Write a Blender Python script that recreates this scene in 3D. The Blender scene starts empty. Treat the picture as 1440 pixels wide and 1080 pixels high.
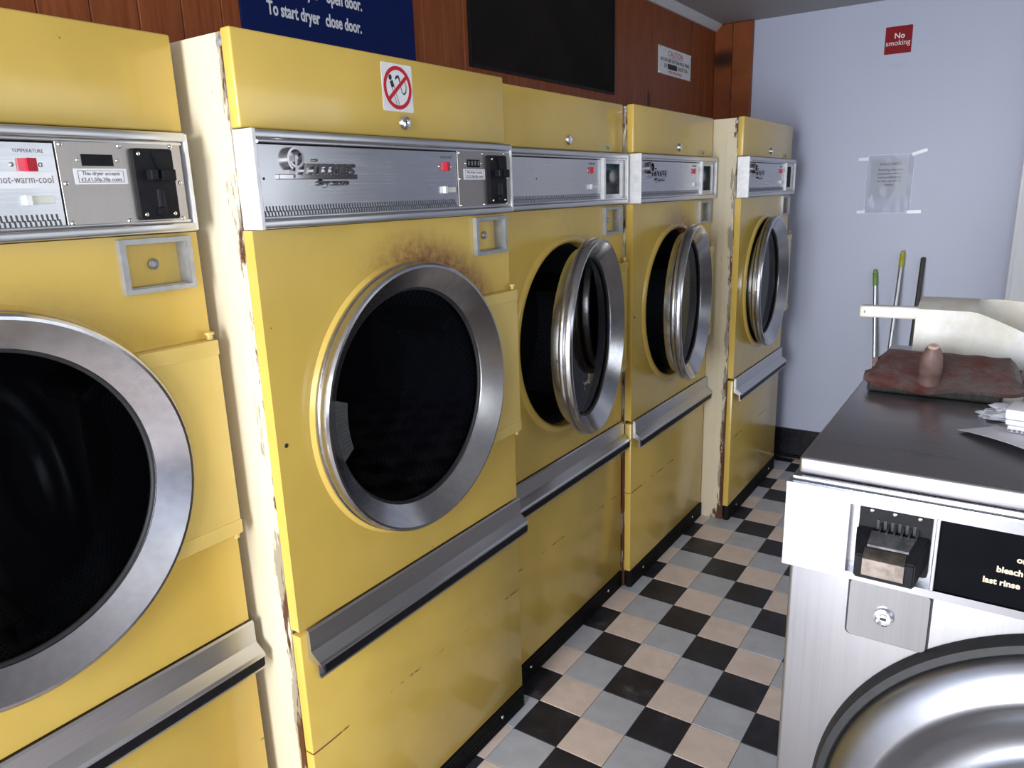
import bpy, bmesh, math, random
from mathutils import Matrix, Vector, noise
random.seed(7)
PI = math.pi
C = bpy.context.scene.collection
SC = bpy.context.scene

# ------------------------------------------------------------------ camera
cam = bpy.data.cameras.new('camera')
cam_o = bpy.data.objects.new('camera', cam)
C.objects.link(cam_o)
yaw, pit, rol = -0.600418, 0.2516267, -0.0329153
f = Vector((math.sin(yaw)*math.cos(pit), math.cos(yaw)*math.cos(pit), -math.sin(pit)))
rt = Vector((math.cos(yaw), -math.sin(yaw), 0))
up = rt.cross(f)
r2 = rt*math.cos(rol) + up*math.sin(rol)
u2 = -rt*math.sin(rol) + up*math.cos(rol)
M = Matrix((r2, u2, -f)).transposed().to_4x4()
M.translation = Vector((1.109722, -1.567631, 1.574211))
cam_o.matrix_world = M
cam.sensor_width = 36
cam.lens = 36*1039.9/1440
cam.clip_start = 0.02
SC.camera = cam_o

# ------------------------------------------------------------------ light
w = bpy.data.worlds.new('overcast_sky'); SC.world = w; w.use_nodes = True
bg = w.node_tree.nodes['Background']
bg.inputs['Color'].default_value = (0.78, 0.88, 1.0, 1); bg.inputs['Strength'].default_value = 1.0
def daylight(name, size, loc, rot, watts, col):       # the sky seen through one of the shop's windows
    la = bpy.data.lights.new(name, 'AREA'); la.shape = 'RECTANGLE'
    la.size, la.size_y = size; la.energy = watts; la.color = col
    lo = bpy.data.objects.new(name, la); C.objects.link(lo); lo.location = loc; lo.rotation_euler = rot
daylight('front_window_daylight', (1.34, 1.94), (0.42, -3.86, 1.24), (PI/2, 0, 0), 178, (0.93, 0.96, 1.0))
daylight('side_window_daylight', (2.24, 0.72), (3.16, 0.97, 1.72), (PI/2, 0, PI/2), 8, (0.90, 0.95, 1.0))
daylight('side_window_daylight', (1.75, 1.14), (3.16, -2.50, 1.55), (PI/2, 0, PI/2), 50, (0.90, 0.95, 1.0))
SC.view_settings.view_transform = 'Standard'; SC.view_settings.look = 'None'
SC.view_settings.gamma = 1; SC.view_settings.use_curve_mapping = False
SC.view_settings.exposure = 0.0
SC.cycles.max_bounces = 10; SC.cycles.diffuse_bounces = 5; SC.cycles.glossy_bounces = 5
SC.cycles.caustics_reflective = False; SC.cycles.caustics_refractive = False
SC.cycles.use_denoising = True

# ------------------------------------------------------------------ materials
def lin(r, g, b):
    return tuple(((c/255)/12.92 if c/255 <= 0.04045 else ((c/255+0.055)/1.055)**2.4) for c in (r, g, b)) + (1,)

class N:
    def __init__(s, name):
        s.m = bpy.data.materials.new(name); s.m.use_nodes = True
        s.t = s.m.node_tree; s.b = s.t.nodes['Principled BSDF']; s.out = s.t.nodes['Material Output']
    def n(s, typ, **kw):
        x = s.t.nodes.new(typ)
        for k, v in kw.items(): setattr(x, k, v)
        return x
    def l(s, a, b): s.t.links.new(a, b)
    def val(s, sock, v):
        if isinstance(v, bpy.types.NodeSocket): s.l(v, sock)
        else: sock.default_value = v
    def math(s, op, a, b=0.0, c=0.0, clamp=False):
        x = s.n('ShaderNodeMath', operation=op); x.use_clamp = clamp
        s.val(x.inputs[0], a); s.val(x.inputs[1], b); s.val(x.inputs[2], c)
        return x.outputs[0]
    def mix(s, fac, a, b):
        x = s.n('ShaderNodeMix', data_type='RGBA')
        s.val(x.inputs[0], fac); s.val(x.inputs[6], a); s.val(x.inputs[7], b)
        return x.outputs[2]
    def coord(s, which='Object', scale=(1, 1, 1), rnd=False, rot=(0, 0, 0)):
        tc = s.n('ShaderNodeTexCoord'); mp = s.n('ShaderNodeMapping')
        mp.inputs['Scale'].default_value = scale; mp.inputs['Rotation'].default_value = rot
        src = tc.outputs[which]
        if rnd:
            oi = s.n('ShaderNodeObjectInfo'); ad = s.n('ShaderNodeVectorMath', operation='MULTIPLY_ADD')
            s.l(oi.outputs['Random'], ad.inputs[0]); ad.inputs[1].default_value = (37, 53, 71); s.l(src, ad.inputs[2])
            src = ad.outputs[0]
        s.l(src, mp.inputs[0])
        return mp.outputs[0]
    def noise(s, vec, scale, detail=4, rough=0.55):
        x = s.n('ShaderNodeTexNoise'); s.l(vec, x.inputs['Vector'])
        x.inputs['Scale'].default_value = scale; x.inputs['Detail'].default_value = detail; x.inputs['Roughness'].default_value = rough
        return x.outputs[0]
    def ramp(s, v, lo, hi):      # smooth 0..1 step between lo and hi
        x = s.n('ShaderNodeMapRange'); x.clamp = True; x.interpolation_type = 'SMOOTHSTEP'
        s.val(x.inputs[0], v); s.val(x.inputs[1], lo); s.val(x.inputs[2], hi); x.inputs[3].default_value = 0; x.inputs[4].default_value = 1
        return x.outputs[0]
    def bump(s, h, strength, dist=0.001):
        x = s.n('ShaderNodeBump'); x.inputs['Strength'].default_value = strength; x.inputs['Distance'].default_value = dist
        s.l(h, x.inputs['Height']); s.l(x.outputs[0], s.b.inputs['Normal'])
    def xyz(s, vec):
        x = s.n('ShaderNodeSeparateXYZ'); s.l(vec, x.inputs[0]); return x.outputs
    def set(s, base=None, rough=None, metal=None, **kw):
        if base is not None: s.val(s.b.inputs['Base Color'], base)
        if rough is not None: s.val(s.b.inputs['Roughness'], rough)
        if metal is not None: s.val(s.b.inputs['Metallic'], metal)
        for k, v in kw.items(): s.val(s.b.inputs[k.replace('_', ' ')], v)
        return s

def plain(name, col, rough=0.5, metal=0.0, var=0.08, scale=30, bump=0.0, **kw):
    s = N(name); v = s.coord(rnd=True)
    nz = s.noise(v, scale)
    dark = tuple(c*(1-var) for c in col[:3]) + (1,); lite = tuple(min(1, c*(1+var)) for c in col[:3]) + (1,)
    s.set(s.mix(s.ramp(nz, 0.3, 0.7), dark, lite), rough, metal, **kw)
    if bump: s.bump(nz, bump)
    return s.m

def brushed(name, col, rough, axis=1, fine=0.04):
    s = N(name)
    sc = [420, 420, 420]; sc[axis] = 3
    v = s.coord(scale=tuple(sc), rnd=True)
    nz = s.noise(v, 1.0, 3)
    v2 = s.coord(rnd=True); n2 = s.noise(v2, 9, 5)
    s.set(s.mix(nz, tuple(c*0.82 for c in col[:3])+(1,), col),
          s.math('ADD', s.math('MULTIPLY', nz, 0.14), s.math('ADD', s.math('MULTIPLY', n2, 0.12), rough-0.13)), 1.0)
    s.bump(nz, fine, 0.0004)
    return s.m

YEL = (0.66, 0.455, 0.095, 1)
CREAM = (0.72, 0.64, 0.465, 1)
def yellow(name, rust=0.0, scuff=False, col=YEL):
    s = N(name); v = s.coord(); rv = s.coord(rnd=True)
    base = s.mix(s.ramp(s.noise(rv, 3.5, 3), 0.3, 0.7), tuple(c*0.93 for c in col[:3])+(1,), tuple(c*1.05 for c in col[:3])+(1,))
    # small chips in the enamel
    chip = s.ramp(s.noise(rv, 26, 5, 0.6), 0.735, 0.76)
    base = s.mix(chip, base, (0.10, 0.045, 0.015, 1))
    X, Y, Z = s.xyz(v)
    if rust:        # heat and rust stain on the enamel round the upper right of the door hole
        dy = s.math('SUBTRACT', Y, 0.405); dz = s.math('SUBTRACT', Z, 1.118)
        rr = s.math('SQRT', s.math('ADD', s.math('MULTIPLY', dy, dy), s.math('MULTIPLY', dz, dz)))
        band = s.math('SUBTRACT', 1.0, s.ramp(rr, 0.322, 0.42))
        dirn = s.math('DIVIDE', s.math('ADD', s.math('MULTIPLY', dy, 0.62), s.math('MULTIPLY', dz, 0.785)), rr)
        arc = s.ramp(dirn, 0.25, 0.95)
        nz = s.ramp(s.noise(v, 45, 8, 0.75), 0.25, 0.75)
        m = s.math('MULTIPLY', s.math('MULTIPLY', band, arc), s.math('MULTIPLY', s.math('ADD', nz, 0.55), rust), clamp=True)
        base = s.mix(m, base, (0.22, 0.088, 0.032, 1))
    if scuff:       # the long horizontal scrape the trolleys leave
        zz = s.math('ADD', Z, s.math('MULTIPLY', s.noise(rv, 5, 2), 0.012))
        line = s.math('SUBTRACT', 1.0, s.ramp(s.math('ABSOLUTE', s.math('SUBTRACT', zz, 0.42)), 0.001, 0.0032))
        brk = s.ramp(s.noise(rv, 6, 5, 0.75), 0.52, 0.6)
        base = s.mix(s.math('MULTIPLY', line, brk), base, (0.13, 0.05, 0.014, 1))
        pale = s.math('MULTIPLY', s.math('SUBTRACT', 1.0, s.ramp(s.math('ABSOLUTE', s.math('SUBTRACT', zz, 0.30)), 0.0, 0.03)), s.ramp(s.noise(rv, 8, 6, 0.8), 0.55, 0.8))
        base = s.mix(s.math('MULTIPLY', pale, 0.6), base, (0.72, 0.58, 0.25, 1))
    s.set(base, s.math('ADD', s.math('MULTIPLY', s.noise(rv, 12, 3), 0.10), 0.20), 0.0)
    s.b.inputs['Coat Weight'].default_value = 0.3; s.b.inputs['Coat Roughness'].default_value = 0.11
    s.bump(s.noise(rv, 4, 2), 0.22, 0.004)
    return s.m

def cream_mat():
    s = N('cream_enamel'); v = s.coord(); rv = s.coord(rnd=True)
    X, Y, Z = s.xyz(v)
    base = s.mix(s.ramp(s.noise(rv, 4, 4), 0.3, 0.7), tuple(c*0.93 for c in CREAM[:3])+(1,), CREAM)
    st = s.coord(scale=(30, 30, 5), rnd=True)
    streak = s.noise(st, 1.0, 6, 0.7)
    # scrapes and rust are strongest on the front edge and at the foot
    edge = s.math('SUBTRACT', 1.0, s.ramp(s.math('ABSOLUTE', s.math('ADD', X, 0.028)), 0.004, 0.05))
    low = s.math('SUBTRACT', 1.0, s.ramp(Z, 0.25, 1.1))
    amt = s.math('MULTIPLY', edge, s.math('ADD', s.math('MULTIPLY', low, 0.13), 0.20))
    foot = s.math('MULTIPLY', s.math('SUBTRACT', 1.0, s.ramp(Z, 0.0, 0.10)), 0.20)
    th = s.math('SUBTRACT', s.math('SUBTRACT', 0.68, amt), foot)
    grey = s.ramp(streak, th, s.math('ADD', th, 0.05))
    base = s.mix(s.math('MULTIPLY', grey, 0.75), base, (0.20, 0.17, 0.13, 1))
    rst = s.ramp(s.noise(st, 1.7, 6, 0.7), s.math('ADD', th, 0.05), s.math('ADD', th, 0.12))
    base = s.mix(rst, base, (0.085, 0.03, 0.013, 1))
    s.set(base, 0.38, 0.0); s.bump(streak, 0.1, 0.002)
    return s.m

MAT = {}
MAT['yellow'] = yellow('yellow_enamel')
MAT['yellow_front'] = yellow('yellow_enamel_front', rust=0.12)
MAT['yellow_rust'] = yellow('yellow_enamel_heat_stained', rust=0.75)
MAT['yellow_scuff'] = yellow('yellow_enamel_scuffed', scuff=True)
MAT['yellow_pale'] = yellow('pale_yellow_enamel', col=(0.66, 0.49, 0.15, 1))
MAT['cream'] = cream_mat()
MAT['steel'] = brushed('brushed_steel', (0.58, 0.58, 0.60, 1), 0.25, 1, 0.025)
MAT['steel_ring'] = plain('spun_steel', (0.52, 0.515, 0.53, 1), 0.21, 1.0, 0.06, 60)
MAT['steel_brown'] = brushed('dull_steel_plate', (0.47, 0.43, 0.40, 1), 0.36, 2)
MAT['alu'] = brushed('aluminium_extrusion', (0.66, 0.66, 0.68, 1), 0.33, 1)
MAT['alu_soft'] = plain('aluminium_cap', (0.82, 0.82, 0.83, 1), 0.5, 0.25, 0.08, 40)
MAT['zinc'] = plain('grey_zinc_casting', (0.42, 0.43, 0.45, 1), 0.45, 0.6, 0.12, 35)
MAT['chrome'] = plain('chrome', (0.78, 0.78, 0.79, 1), 0.12, 1.0, 0.04, 50)
MAT['emblem'] = plain('emblem_chrome', (0.42, 0.41, 0.42, 1), 0.10, 1.0, 0.04, 50)
MAT['black'] = plain('black_plastic', (0.010, 0.010, 0.012, 1), 0.4, 0, 0.2, 60, Specular_IOR_Level=0.12)
MAT['rubber'] = plain('black_rubber', (0.010, 0.010, 0.011, 1), 0.6, 0, 0.3, 60)
MAT['kick'] = plain('black_ribbed_vinyl', (0.006, 0.0055, 0.0055, 1), 0.6, 0, 0.35, 25, Specular_IOR_Level=0.15)
MAT['red'] = plain('red_plastic', (0.55, 0.012, 0.03, 1), 0.3, 0, 0.08, 60)
MAT['red_pale'] = plain('worn_pink_plastic', (0.62, 0.10, 0.13, 1), 0.35, 0, 0.1, 60)
MAT['white'] = plain('white_label', (0.78, 0.78, 0.80, 1), 0.45, 0, 0.04, 30)
MAT['ink'] = plain('black_ink', (0.02, 0.02, 0.025, 1), 0.6, 0, 0.1, 50)
MAT['redink'] = plain('red_ink', (0.50, 0.012, 0.02, 1), 0.45, 0, 0.06, 50)
MAT['grey_ink'] = plain('grey_ink', (0.16, 0.16, 0.17, 1), 0.6, 0, 0.1, 50)
MAT['lens'] = plain('pale_lens', (0.62, 0.64, 0.55, 1), 0.2, 0, 0.05, 40)
MAT['teal'] = plain('teal_circuit_board', (0.05, 0.25, 0.26, 1), 0.4, 0, 0.3, 90)
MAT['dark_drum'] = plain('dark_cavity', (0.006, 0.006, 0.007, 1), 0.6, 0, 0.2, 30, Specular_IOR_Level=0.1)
MAT['tab'] = plain('grey_pull_tab', (0.30, 0.30, 0.31, 1), 0.4, 0, 0.1, 60)
MAT['tab_dark'] = plain('dark_grey_pull_tab', (0.11, 0.11, 0.115, 1), 0.45, 0.4, 0.1, 60)
MAT['serr_ink'] = plain('etched_dark_band', (0.10, 0.10, 0.11, 1), 0.5, 0.5, 0.1, 60)
MAT['sticker'] = plain('cream_price_sticker', (0.62, 0.52, 0.26, 1), 0.5, 0, 0.05, 40)

def drum_mat():
    s = N('perforated_drum')
    tc = s.n('ShaderNodeTexCoord'); mp = s.n('ShaderNodeMapping'); mp.inputs['Rotation'].default_value = (0, 0, PI/4)
    mp.inputs['Scale'].default_value = (85, 85, 1)
    s.l(tc.outputs['UV'], mp.inputs[0])
    vo = s.n('ShaderNodeTexVoronoi'); vo.voronoi_dimensions = '2D'; vo.inputs['Randomness'].default_value = 0; vo.inputs['Scale'].default_value = 1
    s.l(mp.outputs[0], vo.inputs['Vector'])
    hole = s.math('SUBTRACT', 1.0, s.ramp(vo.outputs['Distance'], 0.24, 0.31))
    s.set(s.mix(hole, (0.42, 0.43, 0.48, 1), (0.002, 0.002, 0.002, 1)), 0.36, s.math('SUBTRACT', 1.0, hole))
    return s.m
MAT['drum'] = drum_mat()

def glass_mat(name, tint, ior=1.5):
    s = N(name)
    tr = s.n('ShaderNodeBsdfTransparent'); tr.inputs[0].default_value = tint
    gl = s.n('ShaderNodeBsdfGlossy'); gl.inputs['Roughness'].default_value = 0.03
    fr = s.n('ShaderNodeFresnel'); fr.inputs[0].default_value = ior
    mx = s.n('ShaderNodeMixShader'); s.l(fr.outputs[0], mx.inputs[0]); s.l(tr.outputs[0], mx.inputs[1]); s.l(gl.outputs[0], mx.inputs[2])
    s.l(mx.outputs[0], s.out.inputs[0])
    return s.m
MAT['glass'] = glass_mat('smoked_door_glass', (0.66, 0.67, 0.71, 1), 1.13)
MAT['film'] = glass_mat('clear_plastic_film', (0.93, 0.94, 0.96, 1), 1.16)

def wood_mat():
    s = N('varnished_pine_plank'); v = s.coord(scale=(1, 14, 1.1), rnd=True)
    g = s.noise(v, 5, 6, 0.65)
    wv = s.n('ShaderNodeTexWave', wave_type='BANDS', bands_direction='Y'); s.l(v, wv.inputs[0])
    wv.inputs['Scale'].default_value = 1.6; wv.inputs['Distortion'].default_value = 6; wv.inputs['Detail'].default_value = 3
    c = s.mix(s.ramp(g, 0.3, 0.7), (0.185, 0.046, 0.012, 1), (0.27, 0.075, 0.022, 1))
    c = s.mix(s.math('MULTIPLY', wv.outputs['Fac'], 0.15), c, (0.110, 0.030, 0.011, 1))
    vk = s.coord(scale=(1, 6, 2.2), rnd=True)
    vo = s.n('ShaderNodeTexVoronoi'); s.l(vk, vo.inputs['Vector']); vo.inputs['Scale'].default_value = 0.9
    c = s.mix(s.math('SUBTRACT', 1.0, s.ramp(vo.outputs['Distance'], 0.05, 0.14)), c, (0.035, 0.010, 0.005, 1))
    s.set(c, 0.42); s.b.inputs['Specular IOR Level'].default_value = 0.2; s.bump(g, 0.12, 0.001)
    return s.m
MAT['wood'] = wood_mat()

def tile_mat(name, col, rough, var, wear):
    s = N(name); v = s.coord(rnd=True)
    a = s.noise(v, 14, 6, 0.65); b = s.noise(v, 55, 4, 0.7)
    c = s.mix(s.ramp(a, 0.3, 0.72), tuple(x*(1-var) for x in col[:3])+(1,), tuple(min(1, x*(1+var)) for x in col[:3])+(1,))
    c = s.mix(s.math('MULTIPLY', s.ramp(s.noise(v, 7, 7, 0.75), 0.56, 0.74), wear), c, (0.17, 0.17, 0.18, 1))
    c = s.mix(s.ramp(b, 0.72, 0.78), c, (0.03, 0.03, 0.03, 1))
    s.set(c, s.math('ADD', s.math('MULTIPLY', a, 0.25), rough)); s.bump(b, 0.12, 0.001)
    return s.m
TILE = [tile_mat('black_floor_tile', (0.022, 0.021, 0.028, 1), 0.30, 0.4, 0.6),
        tile_mat('beige_floor_tile', (0.80, 0.65, 0.56, 1), 0.38, 0.08, 0.10),
        tile_mat('grey_floor_tile', (0.51, 0.52, 0.555, 1), 0.36, 0.09, 0.15)]
MAT['grout'] = plain('dark_grout', (0.045, 0.042, 0.04, 1), 0.8, 0, 0.2, 40)
MAT['base_tile'] = tile_mat('black_wall_tile', (0.012, 0.012, 0.018, 1), 0.12, 0.2, 0.05)

def paint(name, col, rough, marks=0.0, lump=0.1, lscale=25):
    s = N(name); v = s.coord()
    c = s.mix(s.ramp(s.noise(v, 1.3, 4), 0.3, 0.7), tuple(x*0.965 for x in col[:3])+(1,), col)
    if marks:
        vm = s.coord(scale=(3.0, 3.0, 9.0))
        mk = s.math('MULTIPLY', s.ramp(s.noise(vm, 1.0, 8, 0.8), 0.62, 0.74), marks)
        c = s.mix(mk, c, tuple(x*0.62 for x in col[:3])+(1,))
    s.set(c, rough); s.bump(s.noise(v, lscale, 5, 0.6), lump, 0.003)
    return s.m
MAT['wall'] = paint('pale_lilac_paint', (0.47, 0.505, 0.64, 1), 0.42, 0.35, 0.06)
MAT['noticepaper'] = plain('notice_paper', (0.50, 0.52, 0.59, 1), 0.6, 0, 0.02, 8)
MAT['wall_white'] = paint('white_wall_paint', (0.26, 0.26, 0.265, 1), 0.5, 0.2, 0.06)
MAT['ceiling'] = paint('ceiling_paint', (0.34, 0.33, 0.335, 1), 0.6, 0.0, 0.06)
MAT['plaster'] = paint('rough_white_plaster', (0.80, 0.81, 0.84, 1), 0.6, 0.15, 0.9, 45)
MAT['trimwhite'] = paint('white_gloss_trim', (0.74, 0.74, 0.79, 1), 0.35, 0.1, 0.1)
MAT['coving'] = paint('grey_coving', (0.55, 0.55, 0.57, 1), 0.6, 0.1, 0.3)

# ------------------------------------------------------------------ mesh helpers
def obj(name, bm, m, parent=None, smooth=None, label=None, kind=None, loc=None):
    if isinstance(bm, bpy.types.Mesh): me = bm
    else:
        bmesh.ops.recalc_face_normals(bm, faces=bm.faces)
        me = bpy.data.meshes.new(name); bm.to_mesh(me); bm.free()
    if m is not None and not me.materials:
        for x in (m if isinstance(m, (list, tuple)) else [m]): me.materials.append(MAT[x] if isinstance(x, str) else x)
    if smooth:
        for p in me.polygons: p.use_smooth = True
        me.set_sharp_from_angle(angle=math.radians(smooth))
    o = bpy.data.objects.new(name, me); C.objects.link(o)
    if parent is not None: o.parent = parent
    if loc is not None: o.location = loc
    if label: o['label'] = label
    if kind: o['kind'] = kind
    return o

def thing(name, label, cat, loc=(0, 0, 0), rotz=0, group=None):
    o = bpy.data.objects.new(name, None); C.objects.link(o)
    o.empty_display_size = 0.1; o.location = loc; o.rotation_euler = (0, 0, rotz)
    o['label'] = label; o['category'] = cat
    if group: o['group'] = group
    return o
def tag(o, label, cat, group=None):
    o['label'] = label; o['category'] = cat
    if group: o['group'] = group
    return o

def B(): return bmesh.new()
def box(bm, lo, hi, bev=0.0, seg=2):
    t = B(); bmesh.ops.create_cube(t, size=1)
    for v in t.verts:
        v.co = Vector([(lo[i]+hi[i])/2 + v.co[i]*(hi[i]-lo[i]) for i in range(3)])
    if bev: bmesh.ops.bevel(t, geom=list(t.edges), offset=bev, segments=seg, profile=0.5, affect='EDGES')
    merge(bm, t); return bm
def merge(bm, t):
    me = bpy.data.meshes.new('tmp'); t.to_mesh(me); t.free(); bm.from_mesh(me); bpy.data.meshes.remove(me)
def slab(lo, hi, bev=0.002, seg=2): return box(B(), lo, hi, bev, seg)

def ax(axis, a, b, t):      # a, b across, t along the axis
    return {'x': (t, a, b), 'y': (a, t, b), 'z': (a, b, t)}[axis]
def lathe(prof, ca=0, cb=0, axis='x', n=64, loop=False, caps=False, uv=False, bm=None):
    bm = bm or B(); rings = []
    for r, t in prof:
        rings.append([bm.verts.new(ax(axis, ca+r*math.cos(2*PI*k/n), cb+r*math.sin(2*PI*k/n), t)) for k in range(n)])
    prs = list(zip(range(len(rings)-1), range(1, len(rings)))) + ([(len(rings)-1, 0)] if loop else [])
    L = bm.loops.layers.uv.verify() if uv else None
    d = 0
    for i, j in prs:
        step = math.hypot(prof[i][0]-prof[j][0], prof[i][1]-prof[j][1])
        for k in range(n):
            q = (k+1) % n
            fc = bm.faces.new((rings[i][k], rings[i][q], rings[j][q], rings[j][k]))
            if uv:
                rm = max(prof[i][0], prof[j][0])
                flat = abs(prof[i][1]-prof[j][1]) < 1e-6
                for lp in fc.loops:
                    v = lp.vert.co
                    if flat: lp[L].uv = (v.y, v.z)
                    else:
                        kk = k if lp.vert in (rings[i][k], rings[j][k]) else k+1
                        lp[L].uv = (kk*2*PI*rm/n, d + (0 if lp.vert in (rings[i][k], rings[i][q]) else step))
        d += step
    if caps:
        bm.faces.new(rings[0]); bm.faces.new(rings[-1])
    return bm
def prism(pts, t0, t1, axis='x', bm=None):     # polygon pts=(a,b) extruded along an axis
    bm = bm or B()
    p0 = [bm.verts.new(ax(axis, a, b, t0)) for a, b in pts]; p1 = [bm.verts.new(ax(axis, a, b, t1)) for a, b in pts]
    bm.faces.new(p0); bm.faces.new(p1)
    for i in range(len(pts)):
        j = (i+1) % len(pts); bm.faces.new((p0[i], p0[j], p1[j], p1[i]))
    return bm
def rrect(a0, a1, b0, b1, r, n=5):
    pts = []
    for cx, cy, s in ((a1-r, b1-r, 0), (a0+r, b1-r, 1), (a0+r, b0+r, 2), (a1-r, b0+r, 3)):
        for k in range(n+1):
            t = (s + k/n)*PI/2; pts.append((cx+r*math.cos(t), cy+r*math.sin(t)))
    return pts
def frame_prism(o, i, t0, t1, axis='x', bm=None):   # o, i: outer/inner loops with equal point counts
    bm = bm or B(); n = len(o)
    V = [[bm.verts.new(ax(axis, a, b, t)) for a, b in pts] for pts in (o, i) for t in (t0, t1)]
    for k in range(n):
        q = (k+1) % n
        for A, D in ((V[0], V[1]), (V[1], V[3]), (V[3], V[2]), (V[2], V[0])):
            bm.faces.new((A[k], A[q], D[q], D[k]))
    return bm
def tube(pts, r, n=8, bm=None):
    bm = bm or B(); pts = [Vector(p) for p in pts]; rings = []
    for i, p in enumerate(pts):
        d = (pts[min(i+1, len(pts)-1)] - pts[max(i-1, 0)]).normalized()
        a = d.orthogonal().normalized(); b = d.cross(a)
        rr = r[i] if isinstance(r, (list, tuple)) else r
        rings.append([bm.verts.new(p + a*rr*math.cos(2*PI*k/n) + b*rr*math.sin(2*PI*k/n)) for k in range(n)])
    for i in range(len(rings)-1):
        for k in range(n):
            q = (k+1) % n; bm.faces.new((rings[i][k], rings[i][q], rings[i+1][q], rings[i+1][k]))
    bm.faces.new(rings[0]); bm.faces.new(rings[-1])
    return bm

FACE = {'x': Matrix(((0, 0, 1), (1, 0, 0), (0, 1, 0))).to_4x4(),      # lettering that faces +x
        '-y': Matrix(((1, 0, 0), (0, 0, -1), (0, 1, 0))).to_4x4()}
def text(name, body, size, m, parent, loc, face='x', align='CENTER', xs=1.0, ext=0.0004, shear=0.0, bold=0.0, spacing=1.0, line=1.0, rot=0.0):
    cu = bpy.data.curves.new(name, 'FONT'); cu.body = body; cu.size = size; cu.align_x = align; cu.align_y = 'CENTER'
    cu.extrude = ext; cu.shear = shear; cu.offset = bold; cu.space_character = spacing; cu.space_line = line; cu.resolution_u = 3
    t = bpy.data.objects.new(name, cu); C.objects.link(t)
    bpy.context.view_layer.update()
    me = bpy.data.meshes.new_from_object(t.evaluated_get(bpy.context.evaluated_depsgraph_get()))
    bpy.data.objects.remove(t); bpy.data.curves.remove(cu)
    me.transform(Matrix.Translation(Vector(loc)) @ FACE[face] @ Matrix.Rotation(rot, 4, 'Z') @ Matrix.Diagonal((xs, 1, 1, 1)))
    me.materials.clear()
    return obj(name, me, m, parent)

# ------------------------------------------------------------------ the room
YF = 2.80; ZC = 2.44; XL = -0.43; XR = 3.2; YB = -3.90
floor = obj('floor', slab((XL-0.1, YB, -0.10), (XR+0.1, YF+0.1, -0.003), 0), 'grout', kind='structure')
tm = []
for k in range(3):
    t = slab((-0.0742, -0.0742, -0.008), (0.0742, 0.0742, 0.0), 0.0012, 1)
    me = bpy.data.meshes.new('tile'); t.to_mesh(me); t.free(); me.materials.append(TILE[k]); tm.append(me)
rest = B()
for i in range(-3, 22):
    for j in range(-27, 19):
        x, y = (i+0.5)*0.15, (j+0.5)*0.15
        if x > XR-0.05 or y > YF-0.02: continue
        if -1 <= i <= 5 and j >= -3:
            o = obj('tile', tm[(i+j) % 3], None, floor)
            o.location = (x, y, random.uniform(-0.0006, 0.0004)); o.rotation_euler = (random.uniform(-.002, .002), random.uniform(-.002, .002), random.uniform(-.004, .004))
        else:
            n0 = len(rest.faces)
            box(rest, (x-0.0742, y-0.0742, -0.008), (x+0.0742, y+0.0742, 0), 0)
            rest.faces.ensure_lookup_table()
            for q in range(n0, len(rest.faces)): rest.faces[q].material_index = (i+j) % 3
obj('tile_field', rest, TILE, floor, kind='stuff')

obj('ceiling', slab((XL-0.1, YB, ZC), (XR+0.1, YF+0.1, ZC+0.08), 0), 'ceiling', kind='structure')
obj('wall_far', slab((XL-0.1, YF, -0.1), (XR+0.1, YF+0.1, ZC), 0), 'wall', kind='structure')
wl = obj('wall_left', slab((XL-0.1, YB, -0.1), (XL, YF, ZC), 0), 'wall', kind='structure')
# shop front behind the camera: a wall with one big window opening
def rect(a0, a1, b0, b1): return [(a0, b0), (a1, b0), (a1, b1), (a0, b1)]
w1 = (-0.28, 1.12, 0.24, 2.24); w2 = (-3.40, -1.60, 0.96, 2.14)
obj('wall_front', frame_prism(rect(XL-0.1, XR+0.1, -0.1, ZC), rect(*w1), YB-0.1, YB, 'y'), 'wall', kind='structure')
w3 = (-0.18, 2.12, 1.34, 2.10)
bm = B()           # right wall with two windows: piers, sill walls and lintels round the openings
for a0, a1, b0, b1 in ((YB, w2[0], -0.1, ZC), (w2[1], w3[0], -0.1, ZC), (w3[1], YF, -0.1, ZC), (w2[0], w2[1], -0.1, w2[2]), (w2[0], w2[1], w2[3], ZC), (w3[0], w3[1], -0.1, w3[2]), (w3[0], w3[1], w3[3], ZC)):
    box(bm, (XR, a0, b0), (XR+0.1, a1, b1))
obj('wall_right', bm, 'wall_white', kind='structure')
for k, (q, a, t) in enumerate(((w1, 'y', YB-0.02), (w2, 'x', XR), (w3, 'x', XR))):
    fr = obj('window_%d' % (k+1), frame_prism(rect(*q), rect(q[0]+0.05, q[1]-0.05, q[2]+0.05, q[3]-0.05), t-0.02, t+0.03, a), 'trimwhite', kind='structure')

# tongue-and-groove planks above the dryers
for k in range(46):
    y0 = -1.71 + k*0.0985
    if y0 > 2.76: break
    y1 = min(y0+0.0975, 2.785)
    p = obj('plank', slab((-0.0065, -(y1-y0)/2, -0.43), (0.0065, (y1-y0)/2, 0.43), 0.0022, 1), 'wood', wl, loc=(-0.4235, (y0+y1)/2, 2.005))
t1 = obj('trim_1', slab((-0.417, 2.772, 1.55), (-0.211, 2.80, 2.436), 0.001), 'wood', kind='structure')
for a, b in ((-0.416, -0.318), (-0.316, -0.212)):
    obj('plank', slab((-(b-a)/2, -0.006, -0.443), ((b-a)/2, 0.006, 0.443), 0.002, 1), 'wood', t1, loc=((a+b)/2, 2.767, 1.993))
obj('knot', lathe([(0.0, 2.7605), (0.008, 2.760), (0.010, 2.762)], 0, 0, 'y', 14), 'ink', t1).location = (-0.318, 0, 2.06)
bpy.data.objects['knot'].scale = (0.75, 1, 2.3)
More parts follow.
